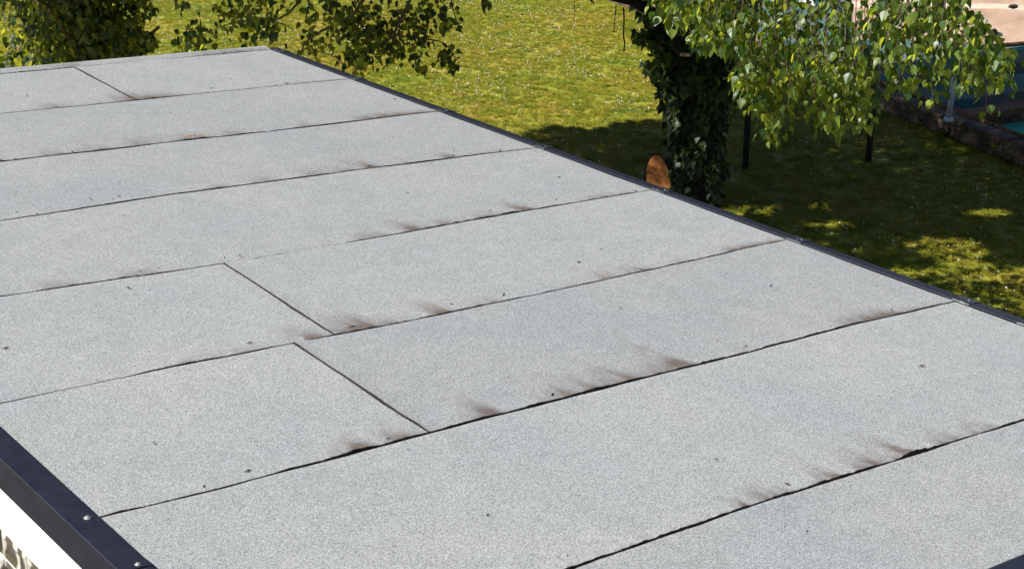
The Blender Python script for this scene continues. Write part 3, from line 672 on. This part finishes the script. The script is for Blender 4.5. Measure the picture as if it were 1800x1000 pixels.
for k_, (z_, w_) in enumerate(((-.12, .6), (-.19, .45))):              # drying cracks across the cut
    pts = [cen + np.array([.06*w_*q + .02, -.012 + .0*q, 0]) + (np.array(topr[13])-cen)*(-z_*4)*.9 + np.array([0, 0, .012*math.sin(q*2+k_)]) for q in np.linspace(-1, 1, 6)]
    obj('crack', *tube(pts, .006, 5), M_SPECK, stump)
# ================================================================== LEAFY TREE BEYOND THE FAR LEFT OF THE ROOF
lt = np.array([-3.8, 14.8, 0.])
ltree = thing('broadleaf_tree', lt, 'dense dark tree behind the far roof edge, side branches reaching over the corner', 'tree')
obj('trunk', *tube(spline([lt+[0, 0, -.1], lt+[.05, 0, 1.5], lt+[0, .1, 3.5], lt+[.1, .1, 7.2]], 14), list(np.linspace(.17, .04, 14)), 9, bump=.2), M_BARK, ltree, smooth=True)
for tip in ((-4.5, 14.3, 2.8), (-3.2, 14.2, 2.9), (-3.1, 15.2, 3.2), (-4.4, 15.4, 3.6), (-4.0, 13.9, 2.4), (-3.6, 14.1, 4.4), (-3.05, 14.4, 2.0)):
    tip = np.array(tip); b0 = lt + [.03, 0, tip[2]-.9]
    obj('branch', *tube(spline([b0, (b0+tip)/2+[0, 0, .1], tip], 9), list(np.linspace(.05, .012, 9)), 6), M_TWIG, ltree, smooth=True)
tc, tr3 = np.array([-3.68, 14.8, 3.6]), np.array([.95, 1.1, 4.2])
TP = []
for i in range(980):
    v = rnd_unit(); c = tc + v*tr3*(rng.uniform(.2, .75) if i < 520 else rng.uniform(.8, 1.06))
    if c[2] < .5: continue
    if c[0] > -2.95: c[0] = -2.95 - rng.uniform(0, .15)
    TP.append(c + rng.normal(0, .14 if i < 520 else .10, (52 if i < 520 else 34, 3)))
for i in range(95):                                               # added unseen leaf clumps, placed towards the sun to shade the lower right
    q = at_y(rng.uniform(140, 320), rng.uniform(-10, 110), rng.uniform(13.7, 14.4)); c = q + SUN*((rng.uniform(3.8, 6.5)-q[2])/SUN[2])
    b_ = c + rng.normal(0, .17, (60, 3)); bx_, by_, _ = proj(b_); TP.append(b_[by_ < -30])
TP = np.concatenate(TP); x, y, dd_ = proj(TP)
TP = TP[(x < 262 + 14*np.sin(y*.11)) | (y < -25)]
n = len(TP); out = (TP-tc)/tr3
TS = rng.uniform(.045, .08, n)
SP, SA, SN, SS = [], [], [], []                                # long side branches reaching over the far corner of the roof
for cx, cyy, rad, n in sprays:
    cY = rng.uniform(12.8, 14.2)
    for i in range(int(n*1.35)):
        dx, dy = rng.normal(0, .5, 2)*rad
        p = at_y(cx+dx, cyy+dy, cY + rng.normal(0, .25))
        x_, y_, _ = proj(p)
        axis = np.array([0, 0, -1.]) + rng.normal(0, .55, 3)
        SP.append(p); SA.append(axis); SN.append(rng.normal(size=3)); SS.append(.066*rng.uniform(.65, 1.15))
for pts, r0, r1 in (([(660, -40), (628, 18), (600, 42), (575, 50), (548, 66), (533, 82), (529, 98)], .017, .006), ([(740, -45), (705, 35), (690, 62), (672, 80), (648, 92), (668, 97)], .016, .005), ([(690, 62), (735, 67), (775, 74), (790, 86), (806, 112)], .009, .003),
        ([(560, -40), (512, 20), (480, 36), (445, 36), (412, 40), (385, 49), (345, 68)], .012, .003), ([(470, 36), (500, 44), (516, 54)], .008, .003), ([(535, 86), (575, 95), (598, 108), (606, 128)], .006, .003), ([(790, -45), (795, 10), (806, 45)], .007, .003), ([(655, 95), (672, 116)], .004, .002), ([(415, -20), (425, 12), (445, 35)], .007, .004), ([(730, 20), (742, 70), (735, 118)], .004, .002), ([(590, -20), (592, 40), (588, 60)], .010, .004)):
    obj('branch', *tube(spline([at_y(x, y, 13.5) for x, y in pts], 12), list(np.linspace(r0, r1, 12)), 6, bump=.2), M_TWIG, ltree, smooth=True)
n = len(TP)
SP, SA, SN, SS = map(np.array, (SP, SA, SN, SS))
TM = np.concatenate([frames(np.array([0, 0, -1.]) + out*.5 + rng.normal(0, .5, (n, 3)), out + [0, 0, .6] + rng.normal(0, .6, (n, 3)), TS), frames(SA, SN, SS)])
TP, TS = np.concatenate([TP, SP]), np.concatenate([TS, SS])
split_leaves(ltree, TP, TM, TS, BIRCH_T, BIRCH_F, M_BROAD)  # side sprays share the dark leaf colour, which stands in for their shade

# ================================================================== FENCE POSTS ON THE LAWN
for (bx, by), (tx, ty), lab in (((1310, 297), (1323, 120), 'dark metal post on the shaded lawn just right of the ivy trunk'), ((1526, 286), (1540, 150), 'dark metal post on the shaded lawn between the birch curtain and the pool wall')):
    p = on_z(bx, by, 0); t = thing('metal_post', p, lab, 'post', 'metal posts on the lawn')
    obj('pole', *tube([p+[0, 0, -.05], p+[.004, 0, .9], p+[.01, 0, 1.75]], .036, 10), M_POST, t, smooth=True)
    obj('cap', *tube([p+[.01, 0, 1.75], p+[.01, 0, 1.765], p+[.01, 0, 1.785]], [.041, .041, .02], 10), M_POST, t, smooth=True)
    obj('hook', *tube(spline([p+[-.03, -.03, 1.6], p+[-.09, -.05, 1.6], p+[-.1, -.05, 1.66]], 6), .007, 5), M_POST, t)

# ================================================================== OLD POOL
W0, W1 = np.array([1.48, 27.2]), np.array([5.38, 17.04])
wd = (W1-W0)/np.linalg.norm(W1-W0); wn = np.array([-wd[1], wd[0]])           # along the wall, and away across the pool
if wn[0] < 0: wn = -wn
def PW(s, t, z): q = W0 + wd*s + wn*t; return np.array([q[0], q[1], z])
LEN = 17.0; HW = .25
pw = thing('pool_wall', PW(7, 0, 0), 'low weathered wall with worn coping along the lawn side of the old pool', 'wall')
def rough_box(s0, s1, t0, t1, z0, z1, step, amp, seed):
    """box along the wall whose faces are worn uneven"""
    n = max(1, int((s1-s0)/step)); V, F = [], []
    prof = [(t0, z0), (t0, z0+(z1-z0)*.5), (t0, z1-.02), (t0+.02, z1), ((t0+t1)/2, z1), (t1-.02, z1), (t1, z1-.02), (t1, z0)]; k = len(prof)
    for i in range(n+1):
        s = s0 + (s1-s0)*i/n
        for j, (t, z) in enumerate(prof):
            v = Vector((s*4, j*1.7, seed)); V.append(PW(s, t + amp*mnoise.noise(v), z + (amp*.6*mnoise.noise(v*1.7) if z > z0 else 0)))
    for i in range(n):
        for j in range(k-1): F.append((i*k+j, i*k+j+1, (i+1)*k+j+1, (i+1)*k+j))
    F.append(tuple(range(k))[::-1]); F.append(tuple(range(n*k, n*k+k)))
    return V, F
obj('wall_body', *rough_box(-3, LEN, 0, .15, -.05, HW-.06, .12, .035, 1.), M_WALL, pw, smooth=False)
s = -3.0; i = 0
while s < LEN:
    l = rng.uniform(.75, 1.25); o = obj('coping_stone', *rough_box(s+.008, s+l-.008, -.025+rng.uniform(-.01, .01), .17, HW-.055, HW+rng.uniform(-.012, .012), .1, .02, 5.+i), M_WALL if s > 4 else M_PALE, pw); s += l; i += 1
rail = obj('rusty_pipe', *tube([PW(x, .205, HW+.0+.006*math.sin(x)) for x in np.linspace(4, LEN, 20)], .028, 8), M_RUST, origin=PW(8, .4, HW)); tag(rail, 'long rusty pipe lying along the inner edge of the pool wall coping', 'pipe')
# pool floor, water, cross wall
fl = obj('pool_floor', [PW(-3, .12, .06), PW(LEN, .12, .06), PW(LEN, 9, .06), PW(-3, 9, .06)], [(0, 1, 2, 3)], M_POOL); fl['kind'] = 'structure'
# cross wall from the inner face of the long wall to the right
q0, q1 = on_z(1680, 207, HW), on_z(1800, 189, HW)
s_of = lambda q: float((q[:2]-W0) @ wd); t_of = lambda q: float((q[:2]-W0) @ wn)
sA, tA, sB, tB = s_of(q0), t_of(q0), s_of(q1), t_of(q1)
xd = (q1-q0)[:2]/np.linalg.norm((q1-q0)[:2])
pd_ = np.array([-xd[1], xd[0]])
def r_at(v, t=.20): return (t - tA - v*float(pd_ @ wn))/float(xd @ wn)
def XW(r, v, z): q = q0[:2] + xd*r + np.array([-xd[1], xd[0]])*v; return np.array([q[0], q[1], z])
cwall = thing('cross_wall', XW(1.5, .1, 0), 'dark rusty-topped cross wall dividing the old pool above the teal water', 'wall')
obj('wall_body', *hexa([XW(r_at(0, .155), 0, .02), XW(6, 0, .02), XW(6, .22, .02), XW(r_at(.22, .155), .22, .02), XW(r_at(0, .155), 0, HW-.06), XW(6, 0, HW-.06), XW(6, .22, HW-.06), XW(r_at(.22, .155), .22, HW-.06)]), M_WALL, cwall)
obj('top_beam', *hexa([XW(r_at(-.03, .155), -.03, HW-.058), XW(6, -.03, HW-.058), XW(6, .25, HW-.058), XW(r_at(.25, .155), .25, HW-.058), XW(r_at(-.03, .155), -.03, HW+.005), XW(6, -.03, HW+.005), XW(6, .25, HW+.005), XW(r_at(.25, .155), .25, HW+.005)]), M_RUST, cwall)
wt = obj('water', [XW(r_at(-3.5), -3.5, .085), XW(6, -3.5, .085), XW(6, -.001, .085), XW(r_at(0), -.001, .085)], [(0, 1, 2, 3)], M_WATER); wt['kind'] = 'structure'
# stepped, flaking far floor: low ledges inside the pool
for j, (v, h, lab) in enumerate(((.85, .10, 'low blue painted ledge across the pool nearest the cross wall'), (1.9, .16, 'grey flaking ledge across the pool in front of the sandy bank'))):
    tag(obj('pool_ledge', *hexa([XW(r_at(v), v, .05), XW(7, v, .05), XW(7, v+.8, .05), XW(r_at(v+.8), v+.8, .05), XW(r_at(v+.06), v+.06, .06+h), XW(7, v+.06, .06+h), XW(7, v+.8, .06+h), XW(r_at(v+.8), v+.8, .06+h)]), M_POOL, origin=XW(1, v, 0)), lab, 'ledge')
# hand rail post at the pool wall
p = on_z(1667, 212, HW); hr = thing('rail_post', p, 'pale blue leaning rail post standing on the pool wall', 'post')
tp = at_y(1682, 105, p[1])
obj('pole', *tube([p, (p+tp)/2, tp], .032, 10), M_PIPEBLUE, hr, smooth=True); obj('foot', *tube([p+[0, 0, -.01], p+[0, 0, .02], p+[0, 0, .035]], [.055, .055, .04], 10), M_PIPEBLUE, hr, smooth=True)
# sandy sunlit bank behind the pool
bl = [on_z(1560, 60, .1), on_z(1730, 85, .1), on_z(1830, 84, .1), on_z(2100, 95, .1)]
def bank_rows():
    ed = [(1500, 70), (1600, 72), (1700, 76), (1760, 78), (1800, 80), (1900, 84), (2100, 92)]
    rowsz = [0.06, .30, .36, .40, .44, .75, 1.0]; offs = [0, .9, 1.0, 1.25, 1.35, 2.9, 6.0]
    V, F = [], []
    bd = np.array([.16, .987])
    pts = []
    for e in ed:
        g = on_z(*e, .06)[:2]; pts.append(g)
    P = spline(np.array(pts), 40)
    for zi, (z, of) in enumerate(zip(rowsz, offs)):
        for q in P:
            qq = q + bd*of; V.append((qq[0], qq[1], z + .05*mnoise.noise(Vector((qq[0]*1.1, qq[1]*1.1, 4)))))
    for r in range(len(rowsz)-1):
        for i in range(39): F.append((r*40+i, r*40+i+1, (r+1)*40+i+1, (r+1)*40+i))
    return V, F
bV, bF = bank_rows()
bk = obj('sand_bank', bV, bF, M_SAND, smooth=True); bk['kind'] = 'structure'
bk.data.materials.append(M_PALE)
for i, pgn in enumerate(bk.data.polygons):
    if 2*39 <= i < 3*39: pgn.material_index = 1
rp = [on_z(1700, 86, .2), on_z(1740, 82, .2), on_z(1800, 77, .2), on_z(1900, 70, .2)]
tag(obj('bank_pipe', *tube(rp, .03, 8), M_RUST, origin=rp[1]), 'rusty pipe lying at the foot of the sunlit sandy bank', 'pipe')
g0, g1 = on_z(1718, 52, .35), on_z(1762, 64, .32)
sd_ = np.array([.03, .12, 0])
tag(obj('green_plank', *hexa([g0-sd_, g1-sd_*.4, g1+sd_*.4, g0+sd_, g0-sd_+[0, 0, .035], g1-sd_*.4+[0, 0, .03], g1+sd_*.4+[0, 0, .03], g0+sd_+[0, 0, .035]]), M_GREENP, origin=g0), 'tapering dark green plank lying on the sandy bank', 'plank')
def rock(p, r, m, lab):
    V, F = [], []
    for i in range(5):
        for s_ in range(8):
            ph = math.pi*(i+.5)/5; th = s_*math.pi/4; v = np.array([math.sin(ph)*math.cos(th)*1.4, math.sin(ph)*math.sin(th), math.cos(ph)*.6])
            V.append(p + r*v*(1+.35*mnoise.noise(Vector(v*2))))
    for i in range(4):
        for s_ in range(8): F.append((i*8+s_, i*8+(s_+1) % 8, (i+1)*8+(s_+1) % 8, (i+1)*8+s_))
    F += [tuple(range(8))[::-1], tuple(range(32, 40))]
    tag(obj('rock', V, F, m, origin=p), lab, 'rock')
rock(on_z(1781, 12, .72), .05, M_SPECK, 'small black lump lying on the pale sandy bank')
pc = on_z(1418, 10, .08)
tag(obj('plastic_sheet', [pc+[-.12, -.06, 0], pc+[.13, -.05, .0], pc+[.11, .2, .02], pc+[-.1, .22, .0], pc+[0, .05, .2], pc+[.07, .12, .14]], [(0, 1, 4), (1, 2, 5), (1, 5, 4), (2, 3, 5), (3, 4, 5), (3, 0, 4)], M_WHITECLOTH, origin=pc), 'crumpled white plastic sheet in the old pool, seen through the birch leaves', 'sheet')
# weeds at the foot of the pool wall
wdP, wdA, wdN, wdS = [], [], [], []
for c_, k in (((1708, 248), 60), ((1690, 243), 30), ((1640, 222), 30), ((1590, 205), 25), ((1755, 272), 40), ((1670, 240), 20), ((1785, 288), 30)):
    b0 = on_z(*c_, 0)
    for i in range(k): wdP.append(b0 + [rng.normal(0, .10), rng.normal(0, .07)-.05, abs(rng.normal(.03, .05))+.03]); wdA.append(rnd_unit()+[0, 0, -.2]); wdN.append(rnd_unit()+[0, 0, 1.2]); wdS.append(rng.uniform(.04, .09))
wdP, wdA, wdN, wdS = map(np.array, (wdP, wdA, wdN, wdS))
tag(bulk('weeds', BIRCH_T, BIRCH_F, wdP, frames(wdA, wdN, wdS), M_BROAD), kind='stuff')

# ================================================================== GRASS AND CLOVER
def tuft(name, nb, h, spread):
    V, F = [], []
    for i in range(nb):
        th = rng.uniform(0, 6.28); r = rng.uniform(0, spread); p = np.array([r*math.cos(th), r*math.sin(th), 0]); th2 = rng.uniform(0, 6.28)
        u = np.array([math.cos(th2), math.sin(th2), 0])*rng.uniform(.0022, .0045); ln = np.array([math.cos(th2+1.57), math.sin(th2+1.57), 0])*rng.uniform(.5, 2.0)*h; hh = h*rng.uniform(.35, .95)
        k = len(V); V += [p-u, p+u, p+ln*.4+u*.7+[0, 0, hh*.6], p+ln*.4-u*.7+[0, 0, hh*.6], p+ln+[0, 0, hh]]; F += [(k, k+1, k+2, k+3), (k+3, k+2, k+4)]
    m = bpy.data.meshes.new(name); m.from_pydata([tuple(v) for v in V], [], F); m.materials.append(M_BLADE); m.update(); return m
area_v = [tuple(on_z(x, y, .012)) for x, y in ((-60, -25), (1080, -25), (1830, 290), (1830, 620), (1150, 420), (880, 300), (560, 140), (-60, 190))]
gm = bpy.data.meshes.new('grass'); gm.from_pydata(area_v, [], [tuple(range(len(area_v)-1, -1, -1))]); gm.update()
go = bpy.data.objects.new('grass', gm); C.objects.link(go); go['kind'] = 'stuff'
tm = tuft('grass_tuft', 30, .021, .055)
ng = bpy.data.node_groups.new('grass_scatter', 'GeometryNodeTree')
ng.interface.new_socket('Geometry', in_out='INPUT', socket_type='NodeSocketGeometry'); ng.interface.new_socket('Geometry', in_out='OUTPUT', socket_type='NodeSocketGeometry')
gi_, go_ = ng.nodes.new('NodeGroupInput'), ng.nodes.new('NodeGroupOutput')
dp = ng.nodes.new('GeometryNodeDistributePointsOnFaces'); dp.inputs['Density'].default_value = 300; dp.inputs['Seed'].default_value = 3
ins_ = ng.nodes.new('GeometryNodeInstanceOnPoints'); 
# tuft mesh enters through a join of a second, tiny object kept only as data
tuft_ob = bpy.data.objects.new('grass_tuft_source', tm)
oi_ = ng.nodes.new('GeometryNodeObjectInfo'); oi_.inputs['Object'].default_value = tuft_ob
rv = ng.nodes.new('FunctionNodeRandomValue'); rv.data_type = 'FLOAT_VECTOR'; rv.inputs[0].default_value = (-.15, -.15, 0); rv.inputs[1].default_value = (.15, .15, 6.283)
rs = ng.nodes.new('FunctionNodeRandomValue'); rs.data_type = 'FLOAT'; rs.inputs[2].default_value = .55; rs.inputs[3].default_value = 1.35
e2r = ng.nodes.new('FunctionNodeEulerToRotation')
lk = ng.links.new
lk(gi_.outputs[0], dp.inputs['Mesh']); lk(dp.outputs['Points'], ins_.inputs['Points']); lk(oi_.outputs['Geometry'], ins_.inputs['Instance'])
lk(rv.outputs[0], e2r.inputs[0]); lk(e2r.outputs[0], ins_.inputs['Rotation']); lk(rs.outputs[1], ins_.inputs['Scale']); lk(ins_.outputs[0], go_.inputs[0])
md = go.modifiers.new('scatter', 'NODES'); md.node_group = ng
# white clover heads, thickest in the open lawn
fP = []
while len(fP) < 3600:
    px, py = rng.uniform(-20, 1800), rng.uniform(-15, 560)
    q = on_z(px, py, 0)
    sN = mnoise.noise(Vector((q[0]*.9, q[1]*.9, 9.))) + .5*mnoise.noise(Vector((q[0]*3, q[1]*3, 2.)))
    wgt = .42 + .9*sN
    if q[1] < 19.5: wgt *= .22
    if 780 < px < 1010 and py < 120: wgt += .3
    if t_of(q) > -.1 or rng.random() > wgt: continue
    fP.append(q + [0, 0, rng.uniform(.025, .05)])
fP = np.array(fP); n = len(fP)
OCT = [(0, 0, 1), (1, 0, 0), (0, 1, 0), (-1, 0, 0), (0, -1, 0), (0, 0, -.8), (.06, 0, -4), (-.06, 0, -4)]
OF = [(0, 1, 2), (0, 2, 3), (0, 3, 4), (0, 4, 1), (5, 2, 1), (5, 3, 2), (5, 4, 3), (5, 1, 4), (6, 7, 5)]
tag(bulk('clover_flowers', OCT, OF, fP, np.eye(3)[None]*rng.uniform(.004, .0092, n)[:, None, None], M_PETAL), kind='stuff')
